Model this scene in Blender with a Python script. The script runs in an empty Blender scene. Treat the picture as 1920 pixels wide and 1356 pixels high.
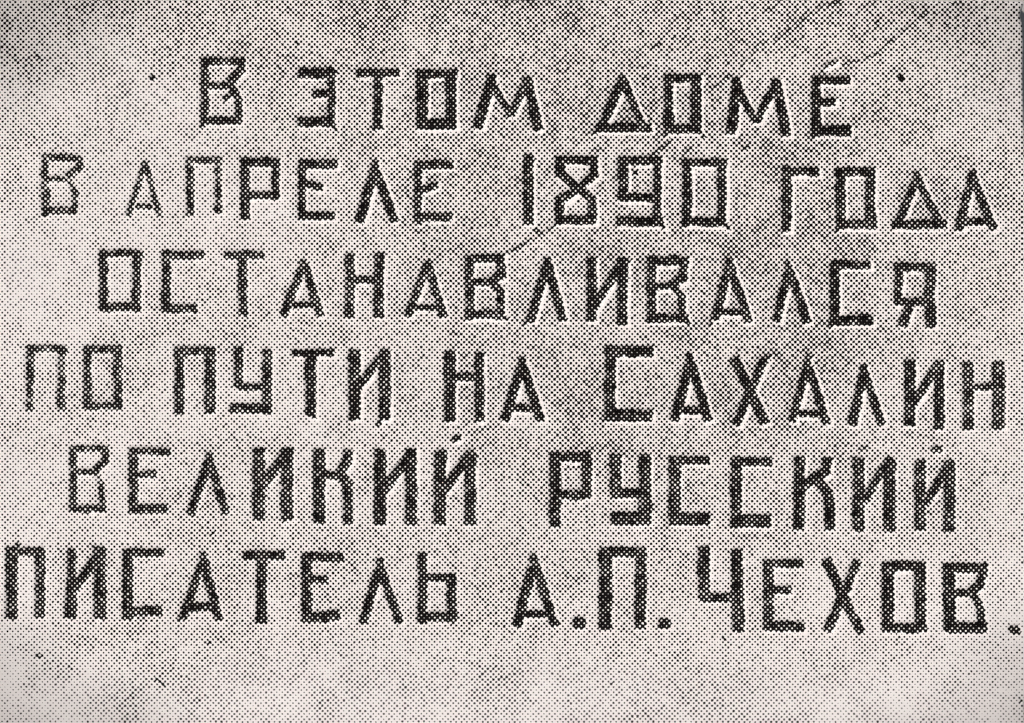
import bpy, math
import numpy as np

# ------------------------------------------------------------------ camera, world, sun, exposure
scene = bpy.context.scene
S = 1.2 / 1920.0                 # metres per unit of the plaque drawing
ZC = 1.70                        # height of the picture centre above the ground
CAM_D = 2.6

cam_data = bpy.data.cameras.new("camera")
cam = bpy.data.objects.new("camera", cam_data)
scene.collection.objects.link(cam)
cam.location = (0.0, -CAM_D, ZC)
cam.rotation_euler = (math.radians(90), 0, 0)
cam_data.sensor_width = 36.0
cam_data.lens = 36.0 * CAM_D / 1.2
cam_data.clip_start = 0.05
cam_data.clip_end = 200.0
scene.camera = cam

world = bpy.data.worlds.new("World")
scene.world = world
world.use_nodes = True
wn = world.node_tree
wn.nodes.clear()
sky = wn.nodes.new("ShaderNodeTexSky")
sky.sky_type = 'NISHITA'
sky.sun_disc = False
bg = wn.nodes.new("ShaderNodeBackground")
wo = wn.nodes.new("ShaderNodeOutputWorld")
bg.inputs['Strength'].default_value = 0.09
wn.links.new(sky.outputs[0], bg.inputs[0])
wn.links.new(bg.outputs[0], wo.inputs[0])

# light comes from the upper left, in front of the plaque
sd = np.array([0.50, 0.66, -0.56]); sd /= np.linalg.norm(sd)      # direction the light travels
sun_data = bpy.data.lights.new("sun", 'SUN')
sun_data.energy = 4.0
sun_data.angle = math.radians(0.5)
sun_data.color = (1.0, 0.965, 0.93)
sun = bpy.data.objects.new("sun", sun_data)
scene.collection.objects.link(sun)
import mathutils
sun.rotation_euler = mathutils.Vector(sd).to_track_quat('-Z', 'Y').to_euler()
sun.location = (-2, -3, 4)
sky.sun_elevation = math.asin(-sd[2])
sky.sun_rotation = math.atan2(-sd[0], -sd[1])

scene.view_settings.view_transform = 'Standard'
scene.view_settings.look = 'None'
scene.view_settings.gamma = 1.0
scene.view_settings.exposure = 0.0
scene.cycles.pixel_filter_type = 'BLACKMAN_HARRIS'
scene.cycles.filter_width = 1.25
scene.render.resolution_x = 1024
scene.render.resolution_y = 723

# ------------------------------------------------------------------ the lettering, as stroke centre lines
# name | character | wear | strokes "width: x,y x,y ..." in plaque drawing units (x right, y down)
ROWS = [
"""letter|В|.18|13: 384,109 384,234|13: 384,115 452,115 452,132 431,154|11: 384,161 432,161 446,185 449,228|14: 378,226 452,226|7: 420,187 434,178|5: 376,240 384,230
letter|Э|.05|17: 561,137 625,137|12: 621,133 621,235|13: 586,176 620,176|17: 559,229 626,229|4: 622,235 632,246|4: 622,134 632,136
letter|Т|.1|13: 671,137 749,137|15: 709,137 709,238|5: 709,234 701,242|5: 709,234 718,242
letter|О|.0|20: 791,131 791,242|15: 781,139 857,139|18: 846,133 846,242|19: 781,232 856,232
letter|М|.05|17: 896,240 921,150|14: 921,140 921,160|12: 923,157 957,217|12: 957,217 988,155|17: 988,145 1010,245
letter|Д|.0|15: 1128,238 1168,150|11: 1168,144 1168,155|13: 1169,150 1207,238|15: 1118,240 1223,240|4: 1113,251 1120,244
letter|О|.05|16: 1254,139 1254,250|14: 1245,146 1315,146|17: 1305,139 1305,250|15: 1248,241 1315,241|4: 1311,246 1321,258|4: 1254,246 1247,254
letter|М|.0|17: 1370,252 1383,158|13: 1381,145 1384,165|12: 1385,170 1417,228|12: 1417,228 1453,162|17: 1454,148 1475,255
letter|Е|.0|16: 1530,144 1530,255|14: 1523,151 1593,151|14: 1530,192 1567,192|16: 1523,246 1595,246|4: 1530,250 1523,258""",
"""letter|В|.55|12: 85,290 85,404|11: 80,296 149,297 151,311 125,332|8: 85,335 127,336 142,360 140,398|12: 80,395 143,395
letter|А|.5|9: 240,405 271,310|9: 271,303 300,405|10: 256,387 285,387
letter|П|.5|13: 356,297 356,404|11: 352,300 417,300|11: 410,298 410,400
letter|Р|.15|15: 460,297 460,411|14: 453,305 524,305|12: 516,300 516,370|13: 458,366 524,366
letter|Е|.12|13: 566,301 566,413|15: 560,308 633,308|12: 571,344 604,351|14: 560,405 627,405
letter|Л|.05|16: 673,416 702,320|13: 703,308 703,325|15: 705,322 740,416|5: 703,312 706,302
letter|Е|.18|13: 784,304 784,414|13: 777,309 850,309|11: 787,357 821,347|13: 777,407 846,407|6: 784,412 788,420
numeral|1|.0|17: 991,290 991,420|5: 997,296 1003,298
numeral|8|.0|15: 1051,298 1051,325 1083,353 1109,373 1111,412|14: 1043,301 1119,301|14: 1113,300 1115,326 1083,355 1050,376 1049,412|15: 1043,413 1117,413
numeral|9|.0|17: 1168,293 1168,376|15: 1158,302 1241,302|13: 1232,296 1232,422|14: 1162,371 1238,371|16: 1156,415 1242,415|6: 1236,418 1245,428
numeral|0|.0|16: 1289,299 1289,424|13: 1281,305 1363,305|15: 1354,299 1354,424|16: 1282,416 1360,416|6: 1357,418 1368,429
letter|Г|.0|16: 1475,311 1475,434|14: 1468,322 1537,322
letter|О|.05|16: 1576,317 1576,429|14: 1565,323 1640,323|17: 1632,317 1632,429|14: 1570,421 1642,421|4: 1572,426 1567,434
letter|Д|.05|13: 1685,418 1718,335|9: 1718,322 1719,338|13: 1719,332 1761,418|15: 1673,421 1774,421
letter|А|.08|14: 1798,432 1822,335|12: 1823,320 1823,336|15: 1824,332 1864,432|13: 1812,416 1852,416""",
"""letter|О|.3|13: 194,471 194,583|12: 187,476 267,476|15: 256,472 256,582|14: 187,576 262,576
letter|С|.3|15: 312,472 312,586|14: 304,478 380,478|14: 304,579 369,579
letter|Т|.5|13: 421,478 495,478|14: 455,478 455,588|5: 455,584 462,594
letter|А|.35|13: 531,594 568,500|9: 568,488 569,502|14: 570,494 601,593|10: 550,573 588,571
letter|Н|.2|16: 656,476 656,596|17: 711,476 710,595|13: 656,524 710,524
letter|А|.25|12: 764,594 800,500|11: 800,490 800,503|14: 802,497 831,594|10: 780,577 818,577
letter|В|.08|15: 881,479 881,600|14: 874,485 946,485|14: 939,485 940,516 921,527|13: 881,529 921,529 939,549 939,595|14: 873,591 946,591|4: 943,594 951,599
letter|Л|.0|15: 994,602 1024,502|12: 1026,484 1026,502|16: 1027,496 1056,602|4: 990,602 982,608
letter|И|.0|17: 1109,483 1109,602|15: 1112,577 1163,498|18: 1167,484 1167,608|4: 1175,486 1182,490
letter|В|.08|15: 1222,484 1222,603|16: 1214,490 1291,490|14: 1282,492 1281,520 1262,535|12: 1222,537 1262,537 1279,556 1280,598|14: 1214,597 1290,597|4: 1286,600 1293,608
letter|А|.05|15: 1340,600 1366,502|12: 1367,484 1368,504|14: 1369,496 1404,605|10: 1350,586 1390,586|4: 1336,602 1331,610
letter|Л|.03|13: 1456,602 1477,515|12: 1478,498 1479,516|15: 1481,508 1515,605|7: 1476,490 1479,502
letter|С|.05|16: 1565,490 1565,608|14: 1558,497 1632,497|17: 1558,601 1637,601|4: 1563,606 1557,614
letter|Я|.15|14: 1685,495 1685,572|14: 1676,501 1752,501|18: 1744,495 1744,614|14: 1680,566 1744,566|15: 1706,570 1692,612""",
"""letter|П|.6|12: 56,648 56,770|12: 50,654 125,654|12: 115,650 115,772
letter|О|.35|13: 164,648 164,766|13: 158,655 228,655|14: 221,650 221,766|13: 158,761 226,761
letter|П|.3|16: 336,651 336,777|14: 330,658 403,658|18: 394,652 394,776
letter|У|.25|15: 447,652 447,726|12: 444,726 500,726|16: 501,655 501,776|15: 432,766 508,766
letter|Т|.15|12: 548,662 625,662|18: 583,662 583,780|6: 583,776 592,785
letter|И|.15|21: 665,657 665,788|15: 670,727 716,668|20: 721,657 721,788|4: 714,790 708,798
letter|Н|.1|19: 844,658 844,791|16: 899,662 899,790|13: 844,706 899,706
letter|А|.1|16: 946,790 977,690|11: 979,670 979,692|15: 981,686 1014,790|13: 962,766 1003,766
letter|С|.03|18: 1144,650 1144,789|18: 1135,659 1224,659|20: 1135,779 1224,779
letter|А|.08|16: 1265,790 1293,685|12: 1294,663 1294,686|15: 1296,680 1329,790|13: 1280,770 1318,770
letter|Х|.08|18: 1377,672 1436,795|14: 1434,672 1380,796|5: 1436,674 1444,668
letter|А|.08|13: 1486,790 1513,692|10: 1514,672 1514,694|14: 1516,688 1551,796|11: 1500,776 1540,776|5: 1512,670 1517,665 1523,669
letter|Л|.05|15: 1597,797 1619,705|11: 1620,685 1620,706|13: 1622,700 1655,797
letter|И|.12|19: 1706,675 1706,798|13: 1712,757 1758,685|17: 1761,676 1761,805
letter|Н|.3|18: 1815,680 1815,805|20: 1871,680 1871,805|12: 1815,726 1870,726""",
"""letter|В|.55|12: 137,838 137,958|11: 133,842 197,842 197,866 178,882|9: 137,885 177,885 191,911 192,954|12: 130,954 198,954
letter|Е|.25|15: 250,840 250,963|12: 243,845 317,845|12: 250,890 292,890|15: 243,954 314,954
letter|Л|.12|14: 357,965 391,865|10: 392,848 392,866|13: 393,862 423,964
letter|И|.12|20: 485,840 485,975|17: 490,912 535,853|20: 538,841 538,974|5: 538,970 531,978
letter|К|.1|20: 598,842 598,981|13: 598,891 640,891|16: 653,843 651,865 637,888|17: 640,892 652,908 653,982
letter|И|.12|20: 713,842 712,984|17: 717,922 768,855|20: 771,842 771,984
letter|Й|.12|21: 826,846 824,984|14: 832,921 878,856|19: 882,844 882,984|4: 888,850 896,856
letter|Р|.1|20: 1041,849 1041,987|17: 1032,857 1108,857|17: 1100,850 1100,930|15: 1032,927 1107,927
letter|У|.08|20: 1155,852 1155,926|15: 1148,925 1210,925|21: 1210,852 1210,984|23: 1146,973 1220,973
letter|С|.08|21: 1266,855 1266,984|15: 1257,864 1330,864|22: 1257,974 1330,974
letter|С|.1|19: 1381,858 1381,990|14: 1372,866 1446,866|23: 1372,977 1446,977
letter|К|.1|19: 1499,857 1499,992|16: 1552,860 1549,884 1508,910|17: 1534,902 1553,927 1556,992
letter|И|.12|20: 1610,859 1610,995|12: 1620,942 1660,872|20: 1668,860 1668,995
letter|Й|.15|19: 1725,863 1725,995|13: 1735,945 1774,880|20: 1780,864 1780,995""",
"""letter|П|.28|19: 22,1026 22,1160|13: 13,1034 83,1034|17: 75,1028 75,1158|7: 32,1024 36,1020
letter|И|.12|14: 135,1030 134,1090|19: 134,1085 132,1160|15: 138,1106 184,1042|20: 187,1026 186,1161
letter|С|.1|17: 239,1030 239,1161|13: 231,1036 307,1036|16: 231,1147 302,1147
letter|А|.08|13: 343,1160 378,1058|10: 380,1036 380,1060|15: 382,1054 410,1163|13: 356,1138 398,1138|5: 339,1162 333,1158
letter|Т|.05|15: 457,1041 533,1041|17: 491,1041 490,1167
letter|Е|.08|17: 575,1037 575,1167|14: 567,1044 643,1044|13: 575,1086 614,1086|18: 567,1155 610,1157 637,1152|5: 640,1044 645,1052
letter|Л|.08|14: 681,1168 711,1068|11: 712,1046 712,1070|14: 713,1064 749,1168
letter|Ь|.1|16: 792,1038 792,1170|13: 792,1084 853,1084|16: 847,1080 847,1160|17: 784,1157 856,1157
letter|А|.1|16: 969,1175 998,1064|12: 1000,1038 1000,1064|16: 1002,1058 1041,1174|11: 982,1152 1028,1152
full_stop|.|.15|20: 1076,1169 1096,1169
letter|П|.1|22: 1135,1029 1135,1180|17: 1125,1036 1211,1036|19: 1202,1032 1200,1178
full_stop|.|.4|16: 1236,1168 1256,1171
letter|Ч|.15|20: 1320,1025 1320,1124|15: 1312,1121 1382,1121|20: 1382,1030 1384,1183
letter|Е|.12|18: 1441,1050 1441,1180|14: 1432,1057 1505,1057|14: 1441,1107 1484,1107|17: 1434,1175 1507,1175
letter|Х|.1|17: 1549,1050 1614,1187|15: 1608,1052 1552,1185
letter|О|.1|20: 1665,1054 1665,1186|17: 1656,1062 1732,1062|19: 1725,1056 1726,1186|16: 1656,1178 1737,1178
letter|В|.15|20: 1779,1058 1781,1186|16: 1769,1065 1850,1065|15: 1843,1068 1837,1096 1820,1110|12: 1781,1111 1820,1112 1837,1134 1841,1178|18: 1772,1177 1850,1177
full_stop|.|.65|14: 1889,1182 1905,1181""",
]
ORD = ['first', 'second', 'third', 'fourth', 'fifth', 'sixth']
# marks over letters: (row, index) of the letter they belong to
MARKS = [("accent", (0, 8), .15, "8: 1545,126 1556,119 1572,114"),
         ("breve", (4, 6), .1, "8: 848,827 856,823 863,821"),
         ("breve", (4, 13), .15, "10: 1747,846 1756,841 1766,843")]
# cracks and pits of the stone
CRACKS = ["4: 1258,262 1247,274 1232,284 1217,294|3.5: 1046,417 1038,425 1026,434|5: 1003,429 1012,436 1020,434|4: 987,452 975,463 958,470|2: 1190,312 1150,340|2: 1135,352 1118,366",
          "2.2: 1717,41 1705,50|2.2: 1691,60 1680,72|2.2: 1665,82 1650,97|2.2: 1474,62 1460,72|2.2: 1425,79 1412,98|2.2: 1549,11 1530,22 1512,33|2.2: 1217,294 1190,312|2.4: 1026,434 1012,444 987,452|2.2: 958,470 940,484|3: 1738,21 1728,32 1717,41|3: 1705,50 1691,60|3: 1680,72 1665,82|3: 1650,97 1624,109|2.5: 1610,113 1580,122",
          "4: 1576,5 1562,8 1549,11|4: 1512,33 1500,40 1489,45|3: 1480,52 1474,62|3: 1460,72 1451,79|2.5: 1440,78 1425,79|2: 1412,98 1387,131|3: 1372,138 1354,154 1333,166",
          "3: 1241,79 1222,90", "3.5: 1405,274 1390,282", "3: 1298,277 1288,284", "3: 310,1285 290,1272"]
PITS = ["9: 1687,140 1692,150", "9: 283,144 288,148", "6: 1188,324 1196,325", "4.5: 1640,44 1645,41",
        "4: 1637,209 1641,212", "3: 1872,226 1878,228", "5: 66,1227 73,1229 80,1231", "4: 388,1204 394,1208",
        "3.5: 1145,1281 1149,1283", "4: 846,1172 850,1168", "4: 70,105 75,110", "3.5: 553,79 558,81",
        "3.5: 1908,1313 1913,1316", "3: 395,1002 402,996", "4: 1611,845 1619,839 1627,837",
        "3: 1355,1196 1357,1201"]

# ------------------------------------------------------------------ the carved surface as one field, in drawing units
H = 2.5
X0, X1, Y0, Y1 = -60.0, 1920.0, 0.0, 1420.0
nx = int(round((X1 - X0) / H)); ny = int(round((Y1 - Y0) / H))
gx = X0 + H * np.arange(nx + 1); gy = Y0 + H * np.arange(ny + 1)
GX, GY = np.meshgrid(gx, gy)                # vertices [row, col]
rng = np.random.default_rng(11)

def vnoise(scale, seed, lo=(X0, Y0)):
    """smooth value noise in -1..1 over the vertex grid"""
    r = np.random.default_rng(seed)
    w = int((X1 - X0) / scale) + 4; h = int((Y1 - Y0) / scale) + 4
    g = r.uniform(-1, 1, (h, w))
    fx = (GX - X0) / scale; fy = (GY - Y0) / scale
    ix = fx.astype(int); iy = fy.astype(int); tx = fx - ix; ty = fy - iy
    tx = tx * tx * (3 - 2 * tx); ty = ty * ty * (3 - 2 * ty)
    return ((g[iy, ix] * (1 - tx) + g[iy, ix + 1] * tx) * (1 - ty) +
            (g[iy + 1, ix] * (1 - tx) + g[iy + 1, ix + 1] * tx) * ty)

def parse(strokes):
    out = []
    for s in strokes:
        w, pts = s.split(':')
        p = [tuple(float(v) for v in q.split(',')) for q in pts.split()]
        out.append((float(w), p))
    return out

WX = GX + 1.1 * vnoise(14, 5) + 0.8 * vnoise(37, 6)
WY = GY + 1.1 * vnoise(14, 7) + 0.8 * vnoise(37, 8)

def field(strokes, pad=26):
    """signed distance to the union of bars; returns window slices and the distance"""
    xs = [q[0] for _, p in strokes for q in p]; ys = [q[1] for _, p in strokes for q in p]
    j0 = max(0, int((min(xs) - pad - X0) / H)); j1 = min(nx + 1, int((max(xs) + pad - X0) / H) + 2)
    i0 = max(0, int((min(ys) - pad - Y0) / H)); i1 = min(ny + 1, int((max(ys) + pad - Y0) / H) + 2)
    sl = (slice(i0, i1), slice(j0, j1))
    x = WX[sl]; y = WY[sl]
    best = np.full(x.shape, 1e3)
    for w, p in strokes:
        for k in range(len(p) - 1):
            (ax, ay), (bx, by) = p[k], p[k + 1]
            L = math.hypot(bx - ax, by - ay) or 1e-6
            ux, uy = (bx - ax) / L, (by - ay) / L
            e0 = 0.42 * w if k > 0 else 0.0
            e1 = 0.42 * w if k < len(p) - 2 else 0.0
            cx, cy = (ax + bx) / 2 + ux * (e1 - e0) / 2, (ay + by) / 2 + uy * (e1 - e0) / 2
            hl = (L + e0 + e1) / 2
            r = min(2.0, w * 0.3)
            u = np.abs((x - cx) * ux + (y - cy) * uy) - (hl - r)
            v = np.abs(-(x - cx) * uy + (y - cy) * ux) - (w / 2 - r)
            d = np.hypot(np.maximum(u, 0), np.maximum(v, 0)) + np.minimum(np.maximum(u, v), 0) - r
            best = np.minimum(best, d)
    return sl, best

FAR = 99.0
SD = np.full(GX.shape, FAR)                 # distance to the nearest carved mark
OWN = np.zeros(GX.shape, int)               # which mark is nearest (0 = the slab itself)
WEAR = np.zeros(GX.shape)
PIT = np.zeros(GX.shape, bool)
FINE = np.zeros(GX.shape, bool)
SCR = np.full(GX.shape, FAR)                # distance to cracks and pits
pieces = []                                 # (name, label, wear, parent piece index or None, kind)

def add_piece(name, label, wear, strokes, parent=None, carved=True):
    pieces.append((name, label, parent))
    idx = len(pieces)
    sl, d = field(strokes)
    if carved:
        m = d < SD[sl]
        SD[sl] = np.where(m, d, SD[sl])
    else:
        m = (d < SCR[sl]) & (SD[sl] > 2.5)
        SCR[sl] = np.where(d < SCR[sl], d, SCR[sl])
        if strokes[0][0] < 2.5: FINE[sl] |= m & (d < 3.5)
        if name == 'pit': PIT[sl] |= (d < 3.0) & (strokes[0][0] >= 6)
    lim = 2.6 if carved else 2.2
    OWN[sl] = np.where(m & (d < lim), idx, OWN[sl])
    if carved:
        WEAR[sl] = np.where(m, wear, WEAR[sl])
    return idx

index = {}
for r, row in enumerate(ROWS):
    for k, line in enumerate(row.split('\n')):
        f = line.split('|')
        what = {'letter': 'carved dark letter %s in the %s line', 'numeral': 'carved dark numeral %s in the %s line',
                'full_stop': 'carved dark dot%.0s in the %s line'}[f[0]] % (f[1], ORD[r])
        index[(r, k)] = add_piece(f[0], what, float(f[2]), parse(f[3:]))
for nm, key, wear, st in MARKS:
    add_piece(nm, None, wear, parse([st]), parent=index[key])
for c in '|'.join(CRACKS).split('|'):
    add_piece('crack', None, 0, parse([c]), carved=False)
for c in PITS:
    add_piece('pit', None, 0, parse([c]), carved=False)

def sstep(a, b, x):
    t = np.clip((x - a) / (b - a), 0, 1)
    return t * t * (3 - 2 * t)

# relief: V-shaped channels with a soft lip, cracks, pits, a gently uneven dressed face
inside = np.clip((3.0 - SD) / 10.0, 0, 1)
depth = 5.0 * inside ** 0.85 * (1 - 0.35 * WEAR)
relief = -depth - (1.6 + 2.0 * PIT) * sstep(2.0, -1.5, SCR)
relief += 1.3 * vnoise(210, 21) + 0.55 * vnoise(70, 22) + 0.18 * vnoise(22, 23) + 0.10 * vnoise(8, 24)

# darkness of the stone (0 = pale, 1 = dark), a coarse tone map with finer mottling over it
tx = [-60, 0, 240, 480, 720, 960, 1200, 1440, 1700, 1920]
ty = [0, 100, 200, 300, 450, 600, 750, 880, 1020, 1180, 1280, 1420]
T = np.array([
 [.45,.46,.56,.68,.76,.76,.70,.72,.66,.50],
 [.40,.40,.48,.58,.66,.66,.60,.62,.62,.45],
 [.30,.32,.40,.44,.55,.66,.72,.62,.56,.40],
 [.26,.26,.32,.42,.58,.60,.56,.62,.60,.46],
 [.22,.22,.26,.38,.52,.56,.66,.68,.66,.45],
 [.20,.20,.32,.46,.50,.56,.66,.66,.55,.32],
 [.22,.24,.32,.38,.46,.52,.60,.66,.52,.32],
 [.20,.20,.28,.40,.46,.56,.60,.56,.46,.30],
 [.18,.20,.34,.42,.46,.50,.50,.50,.46,.28],
 [.10,.16,.46,.42,.42,.42,.42,.38,.32,.12],
 [.02,.06,.34,.40,.36,.32,.32,.30,.22,.08],
 [.00,.02,.16,.22,.20,.16,.18,.22,.16,.10]])
fx = np.interp(gx, tx, np.arange(len(tx))); fy = np.interp(gy, ty, np.arange(len(ty)))
ix = np.minimum(fx.astype(int), len(tx) - 2); iy = np.minimum(fy.astype(int), len(ty) - 2)
ax = (fx - ix)[None, :]; ay = (fy - iy)[:, None]
ax = ax * ax * (3 - 2 * ax); ay = ay * ay * (3 - 2 * ay)
stone_dark = ((T[np.ix_(iy, ix)] * (1 - ax) + T[np.ix_(iy, ix + 1)] * ax) * (1 - ay) +
         (T[np.ix_(iy + 1, ix)] * (1 - ax) + T[np.ix_(iy + 1, ix + 1)] * ax) * ay)
stone_dark += 0.03 + 0.10 * sstep(500, -20, GX) * sstep(1400, 1000, GY) + (0.02 + 0.16 * vnoise(60, 34)) * sstep(1150, 1260, GY)
stone_dark += 0.10 * vnoise(95, 31) + 0.10 * vnoise(42, 32) + 0.09 * vnoise(19, 33)

stone_t = 1.52 - 1.95 * stone_dark
# highlight painted into the tone along the lower right of each channel
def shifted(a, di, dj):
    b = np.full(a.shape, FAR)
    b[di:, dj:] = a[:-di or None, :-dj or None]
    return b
highlight = np.zeros(GX.shape)
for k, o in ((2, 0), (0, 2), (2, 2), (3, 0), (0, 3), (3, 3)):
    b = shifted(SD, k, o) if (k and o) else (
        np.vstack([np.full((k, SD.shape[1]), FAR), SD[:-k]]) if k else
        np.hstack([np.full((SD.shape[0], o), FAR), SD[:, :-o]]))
    highlight = np.maximum(highlight, sstep(0.5, -3.5, b))
highlight *= sstep(0.0, 2.5, SD)
highlight_strength = (0.18 + 0.95 * sstep(200, 950, GX) * (1 - 0.45 * sstep(1500, 1900, GX)))
highlight_strength *= 1 - 0.65 * sstep(780, 980, GY)
highlight *= np.clip(highlight_strength + 0.35 * vnoise(30, 41), 0, 1.1) * (1 - 0.8 * WEAR)
tone = stone_t + highlight * 1.9
# dark fill of the channels
ink = sstep(3.8, -1.2, SD + 1.1 * vnoise(6, 54) + 0.9 * vnoise(13, 55))
fill_t = -1.42 + 0.24 * vnoise(16, 51) + 0.25 * vnoise(7, 56) + WEAR * (0.85 + 1.0 * vnoise(11, 52)) + 0.16 * vnoise(60, 53)
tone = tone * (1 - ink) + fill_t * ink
scr = sstep(3.0, -0.5, SCR) * (1 - ink)
scr_t = np.where(PIT, -1.9, np.where(FINE, -0.35, -0.8))
tone = tone * (1 - scr) + scr_t * scr
ink = np.maximum(ink, 0.6 * scr)
# corner shade painted into the slab's colour, broken up by noise
cxn = np.abs(GX - 960) / 960.0; cyn = np.abs(GY - 678) / 678.0
vignette = sstep(1.10, 1.46, np.sqrt(cxn ** 2 + cyn ** 2) + 0.04 * vnoise(120, 61)) * 0.48

# broken right and top edges of the slab
prof = np.random.default_rng(4)
ky = np.array([0, 8, 18, 30, 45, 60, 90, 150, 180, 240, 400, 700, 1000, 1290, 1320, 1420])
kx = 1.5 + np.array([1918, 1917, 1913, 1911, 1915, 1916, 1917, 1916, 1917, 1919, 1924, 1926, 1926, 1924, 1920, 1922])
edge_x = np.interp(gy, ky, kx) + prof.uniform(-0.7, 0.7, gy.shape)
lx = np.array([-60, 400, 900, 1540, 1560, 1580, 1690, 1705, 1740, 1785, 1800, 1865, 1875, 1900, 1920])
ly = np.array([-8, -7, -6, -4, -1, -4, -3, 3.5, 2.5, 3.5, -2, -2, 2, 3, 4])
edge_y = np.interp(gx, lx, ly) + prof.uniform(-0.8, 0.8, gx.shape)
kk = sstep(1860, 1920, GX); PX = GX + (edge_x[:, None] - X1) * kk
kk2 = 1 - sstep(0, 40, GY); PY = GY + (edge_y[None, :] - Y0) * kk2
relief -= 3.0 * np.clip((GX - (X1 - 5)) / 5, 0, 1) ** 2 + 3.0 * np.clip((Y0 + 5 - GY) / 5, 0, 1) ** 2

VX = (PX - 960) * S; VZ = (678 - PY) * S + ZC; VY = -relief * S          # metres; the face looks towards -Y
P = np.stack([VX, VY, VZ], -1)
# smooth normals of the whole face
dx = np.gradient(P, axis=1); dy = np.gradient(P, axis=0)
N = np.cross(dx, dy); N /= np.linalg.norm(N, axis=-1, keepdims=True)
if N[5, 5, 1] > 0:
    N = -N

# ------------------------------------------------------------------ objects
col = scene.collection
root = bpy.data.objects.new("memorial_plaque", None)
col.objects.link(root)
base_z = (678 - Y1) * S + ZC
root.location = (0, 0, base_z)
root['label'] = "pale mottled stone memorial plaque with six lines of dark carved Cyrillic lettering"
root['category'] = "memorial plaque"

# ------------------------------------------------------------------ materials
def new_mat(name):
    m = bpy.data.materials.new(name); m.use_nodes = True
    m.node_tree.nodes.clear()
    return m, m.node_tree.nodes, m.node_tree.links

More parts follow.
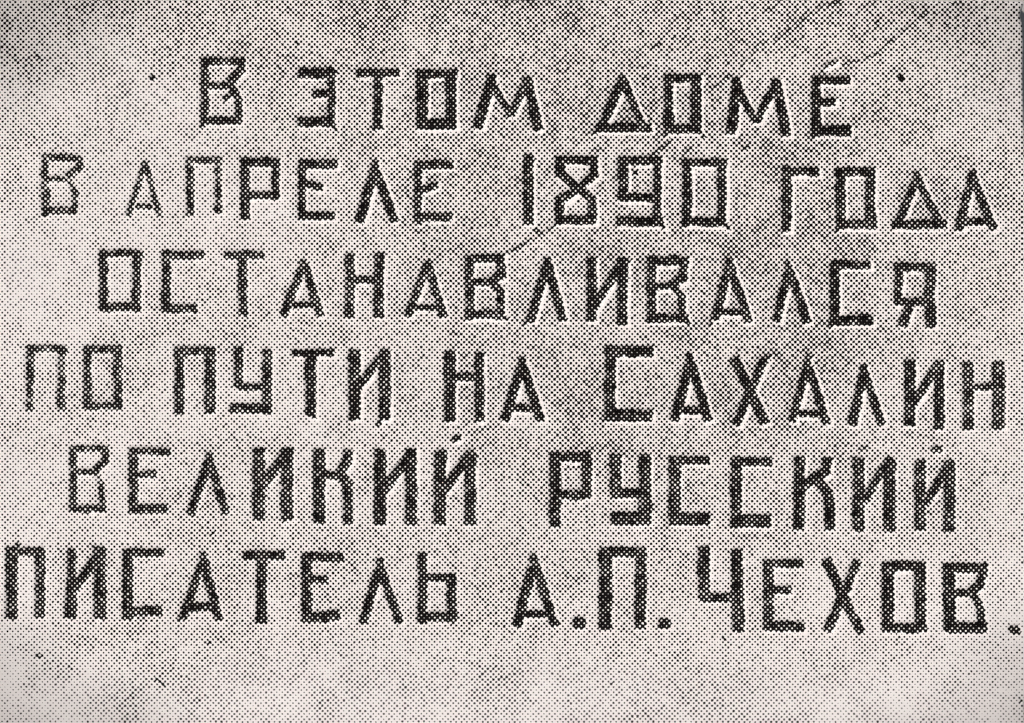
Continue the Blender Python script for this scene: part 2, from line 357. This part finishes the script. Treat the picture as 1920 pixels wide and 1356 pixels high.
def stone_material():
    m, n, l = new_mat("plaque_stone")
    out = n.new("ShaderNodeOutputMaterial"); b = n.new("ShaderNodeBsdfPrincipled")
    l.new(b.outputs[0], out.inputs[0])
    tc = n.new("ShaderNodeTexCoord"); tc.object = root
    def M(op, a, c=None, d=None):
        q = n.new("ShaderNodeMath"); q.operation = op
        for i, v in enumerate((a, c, d)):
            if v is None: continue
            if isinstance(v, (int, float)): q.inputs[i].default_value = v
            else: l.new(v, q.inputs[i])
        return q.outputs[0]
    def noise(scale, detail, vec, rough=.5):
        q = n.new("ShaderNodeTexNoise"); q.inputs['Scale'].default_value = scale
        q.inputs['Detail'].default_value = detail; q.inputs['Roughness'].default_value = rough
        l.new(vec, q.inputs['Vector']); return q.outputs['Fac']
    mp = n.new("ShaderNodeVectorMath"); mp.operation = 'MULTIPLY'
    mp.inputs[1].default_value = (1 / S, 1 / S, 1 / S); l.new(tc.outputs['Object'], mp.inputs[0])
    U = mp.outputs[0]                                             # drawing units
    # slightly wandering dot lattice
    wob = n.new("ShaderNodeTexNoise"); wob.inputs['Scale'].default_value = 0.012; wob.inputs['Detail'].default_value = 1
    l.new(U, wob.inputs['Vector'])
    wob2 = n.new("ShaderNodeTexNoise"); wob2.inputs['Scale'].default_value = 0.16; wob2.inputs['Detail'].default_value = 1
    l.new(U, wob2.inputs['Vector'])
    sp = n.new("ShaderNodeSeparateXYZ"); l.new(U, sp.inputs[0])
    w1 = n.new("ShaderNodeSeparateColor"); l.new(wob.outputs['Color'], w1.inputs[0])
    w2 = n.new("ShaderNodeSeparateColor"); l.new(wob2.outputs['Color'], w2.inputs[0])
    PXp, PYp = 10.012, 9.96
    x = M('ADD', sp.outputs[0], 960 - 905.1 % PXp)
    y = M('ADD', sp.outputs[2], 3.1)
    x = M('ADD', x, M('ADD', M('MULTIPLY_ADD', w1.outputs[0], 3.0, -1.5), M('MULTIPLY_ADD', w2.outputs[0], 1.6, -0.8)))
    y = M('ADD', y, M('ADD', M('MULTIPLY_ADD', w1.outputs[1], 3.0, -1.5), M('MULTIPLY_ADD', w2.outputs[1], 1.6, -0.8)))
    xs = M('DIVIDE', x, PXp); ys = M('DIVIDE', y, PYp)
    tau = 2 * math.pi
    s = M('MULTIPLY', M('MULTIPLY', M('COSINE', M('MULTIPLY', xs, tau)), M('COSINE', M('MULTIPLY', ys, tau))), 2.0)
    u = M('ADD', xs, ys); v = M('SUBTRACT', xs, ys)
    def cell(off):
        c = n.new("ShaderNodeCombineXYZ")
        l.new(M('FLOOR', M('ADD', u, off)), c.inputs[0]); l.new(M('FLOOR', M('ADD', v, off)), c.inputs[1])
        w = n.new("ShaderNodeTexWhiteNoise"); w.noise_dimensions = '2D'; l.new(c.outputs[0], w.inputs['Vector'])
        return w.outputs['Value']
    n1 = cell(0.5); n2 = cell(0.0)
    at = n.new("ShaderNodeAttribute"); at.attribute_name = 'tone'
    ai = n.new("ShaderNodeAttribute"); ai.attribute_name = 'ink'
    ag = n.new("ShaderNodeAttribute"); ag.attribute_name = 'vignette'
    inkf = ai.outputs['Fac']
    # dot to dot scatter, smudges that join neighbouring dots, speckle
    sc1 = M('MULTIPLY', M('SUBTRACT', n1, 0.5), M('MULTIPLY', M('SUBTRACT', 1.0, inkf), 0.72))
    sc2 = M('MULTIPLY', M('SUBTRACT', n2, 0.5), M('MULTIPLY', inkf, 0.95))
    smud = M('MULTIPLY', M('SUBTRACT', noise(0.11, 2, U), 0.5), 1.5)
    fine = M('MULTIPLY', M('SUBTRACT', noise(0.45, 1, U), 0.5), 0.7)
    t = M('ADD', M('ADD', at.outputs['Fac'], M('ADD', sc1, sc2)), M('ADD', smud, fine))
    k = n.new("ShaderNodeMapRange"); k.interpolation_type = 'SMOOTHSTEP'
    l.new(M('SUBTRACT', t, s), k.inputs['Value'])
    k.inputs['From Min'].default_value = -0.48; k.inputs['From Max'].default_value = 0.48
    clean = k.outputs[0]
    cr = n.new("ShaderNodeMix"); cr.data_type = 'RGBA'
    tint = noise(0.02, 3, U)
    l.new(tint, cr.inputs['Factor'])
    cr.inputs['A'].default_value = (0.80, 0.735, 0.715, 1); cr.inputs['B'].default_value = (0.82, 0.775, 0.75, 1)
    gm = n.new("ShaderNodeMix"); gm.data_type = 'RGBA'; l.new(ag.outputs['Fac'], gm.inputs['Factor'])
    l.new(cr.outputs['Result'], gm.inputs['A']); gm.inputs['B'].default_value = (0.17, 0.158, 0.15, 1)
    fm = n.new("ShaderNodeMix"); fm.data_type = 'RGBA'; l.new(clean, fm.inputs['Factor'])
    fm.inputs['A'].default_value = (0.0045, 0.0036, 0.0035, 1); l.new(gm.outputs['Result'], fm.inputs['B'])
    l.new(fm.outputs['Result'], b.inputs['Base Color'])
    b.inputs['Roughness'].default_value = 0.9
    b.inputs['Specular IOR Level'].default_value = 0.04
    bp = n.new("ShaderNodeBump"); bp.inputs['Strength'].default_value = 0.25; bp.inputs['Distance'].default_value = 0.0006
    l.new(noise(0.22, 4, U, .6), bp.inputs['Height']); l.new(bp.outputs[0], b.inputs['Normal'])
    return m

def wall_material():
    m, n, l = new_mat("wall_plaster")
    out = n.new("ShaderNodeOutputMaterial"); b = n.new("ShaderNodeBsdfPrincipled")
    l.new(b.outputs[0], out.inputs[0])
    tc = n.new("ShaderNodeTexCoord")
    a = n.new("ShaderNodeTexNoise"); a.inputs['Scale'].default_value = 60; a.inputs['Detail'].default_value = 6
    l.new(tc.outputs['Object'], a.inputs['Vector'])
    c = n.new("ShaderNodeMix"); c.data_type = 'RGBA'; l.new(a.outputs['Fac'], c.inputs['Factor'])
    c.inputs['A'].default_value = (0.30, 0.285, 0.27, 1); c.inputs['B'].default_value = (0.46, 0.44, 0.42, 1)
    l.new(c.outputs['Result'], b.inputs['Base Color']); b.inputs['Roughness'].default_value = 0.95
    bp = n.new("ShaderNodeBump"); bp.inputs['Strength'].default_value = 0.6; bp.inputs['Distance'].default_value = 0.004
    l.new(a.outputs['Fac'], bp.inputs['Height']); l.new(bp.outputs[0], b.inputs['Normal'])
    return m

STONE = stone_material()
WALL = wall_material()

# ------------------------------------------------------------------ wall behind
def wall():
    v = []; f = []
    n_, w, h = 40, 5.0, 3.6
    r = np.random.default_rng(8)
    for i in range(n_ + 1):
        for j in range(n_ + 1):
            v.append((-w / 2 + w * j / n_, 0.030 + float(r.uniform(0, 0.0015)), h * i / n_))
    for i in range(n_):
        for j in range(n_):
            a = i * (n_ + 1) + j
            f.append((a, a + 1, a + n_ + 2, a + n_ + 1))
    k = len(v)
    v += [(-w / 2, 0.33, 0), (w / 2, 0.33, 0), (w / 2, 0.33, h), (-w / 2, 0.33, h)]
    c0, c1, c2, c3 = 0, n_, (n_ + 1) ** 2 - 1, n_ * (n_ + 1)
    f += [(k + 1, k, k + 3, k + 2), (c0, k, k + 1, c1), (c1, k + 1, k + 2, c2), (c2, k + 2, k + 3, c3), (c3, k + 3, k, c0)]
    me = bpy.data.meshes.new("wall"); me.from_pydata(v, [], f); me.materials.append(WALL)
    o = bpy.data.objects.new("wall", me); col.objects.link(o)
    o['kind'] = 'structure'
    o['label'] = "rough grey plaster wall just showing past the right edge of the plaque"
    return o
wall()

# ------------------------------------------------------------------ split the face into the slab and its carved marks
cell_own = np.zeros((ny, nx), int)
o4 = np.stack([OWN[:-1, :-1], OWN[1:, :-1], OWN[:-1, 1:], OWN[1:, 1:]])
cell_own = o4.max(0)
vid = np.arange((nx + 1) * (ny + 1)).reshape(ny + 1, nx + 1)
quads = np.stack([vid[:-1, :-1], vid[1:, :-1], vid[1:, 1:], vid[:-1, 1:]], -1).reshape(-1, 4)
owner = cell_own.reshape(-1)
order = np.argsort(owner, kind='stable')
bounds = np.searchsorted(owner[order], np.arange(len(pieces) + 2))
Pf = P.reshape(-1, 3); Nf = N.reshape(-1, 3)
TF = tone.reshape(-1); IF = ink.reshape(-1); GF = vignette.reshape(-1)

def build(name, q, origin, extra=None):
    used, inv = np.unique(q.reshape(-1), return_inverse=True)
    co = Pf[used] - origin
    nr = Nf[used]; ta, ia, ga = TF[used], IF[used], GF[used]
    loops = inv.reshape(-1).astype(np.int32)
    if extra is not None:                                        # side walls of the slab
        eco, eq, et = extra
        loops = np.concatenate([loops, (eq.reshape(-1) + len(co)).astype(np.int32)])
        co = np.concatenate([co, eco - origin])
        ta = np.concatenate([ta, et]); ia = np.concatenate([ia, np.zeros(len(eco))]); ga = np.concatenate([ga, np.full(len(eco), .35)])
    nf = len(loops) // 4
    me = bpy.data.meshes.new(name)
    me.vertices.add(len(co)); me.vertices.foreach_set('co', co.astype(np.float32).reshape(-1))
    me.loops.add(len(loops)); me.loops.foreach_set('vertex_index', loops)
    me.polygons.add(nf)
    me.polygons.foreach_set('loop_start', np.arange(0, nf * 4, 4, dtype=np.int32))
    me.polygons.foreach_set('loop_total', np.full(nf, 4, dtype=np.int32))
    me.update(calc_edges=True)
    for nm, arr in (('tone', ta), ('ink', ia), ('vignette', ga)):
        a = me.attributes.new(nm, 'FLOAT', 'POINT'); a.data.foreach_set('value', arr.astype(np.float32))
    me.materials.append(STONE)
    me.polygons.foreach_set('use_smooth', np.ones(nf, dtype=bool))
    if extra is None:
        me.normals_split_custom_set_from_vertices(nr.tolist())
    else:
        nn = np.zeros((len(loops), 3)); nq = len(q) * 4
        nn[:nq] = nr[inv.reshape(-1)]
        me.normals_split_custom_set(nn.tolist())                 # zero = automatic normal on the side walls
    o = bpy.data.objects.new(name, me)
    col.objects.link(o)
    return o

# side walls and back
def side():
    back = 0.030
    co = []; q = []; tt = []
    def strip(ids, flip):
        base = len(co)
        for i in ids:
            p = Pf[i]; co.append(p.copy()); co.append(np.array([p[0], 0.012, p[2]])); co.append(np.array([p[0], back, p[2]])); tt.extend([3.4, 3.4, 3.4])
        for k in range(len(ids) - 1):
            for r in (0, 1):
                a, b_ = base + 3 * k + r, base + 3 * (k + 1) + r
                q.append((a, b_, b_ + 1, a + 1) if flip else (a, a + 1, b_ + 1, b_))
    strip(list(vid[0, :]), False)
    strip(list(vid[:, -1]), False)
    strip(list(vid[-1, ::-1]), False)
    strip(list(vid[::-1, 0]), False)
    base = len(co)
    for i in (vid[0, 0], vid[0, -1], vid[-1, -1], vid[-1, 0]):
        p = Pf[i]; co.append(np.array([p[0], back, p[2]])); tt.append(0)
    q.append((base, base + 1, base + 2, base + 3))
    return np.array(co), np.array(q), np.array(tt, float)

inv_root = np.array([0, 0, base_z])
slab = build("slab", quads[order[bounds[0]:bounds[1]]], inv_root, side())
slab.parent = root
made = {}
for i, (name, label, parent) in enumerate(pieces, start=1):
    q = quads[order[bounds[i]:bounds[i + 1]]]
    if len(q) == 0:
        continue
    c = Pf[np.unique(q)]
    org = np.array([c[:, 0].mean(), 0.0, c[:, 2].min()])
    o = build(name, q, org)
    if parent is None:
        o.parent = root
        o.location = org - inv_root
    else:
        o.parent = made[parent][0]
        o.location = org - made[parent][1]
    made[i] = (o, org)
    if label:
        o['label'] = label
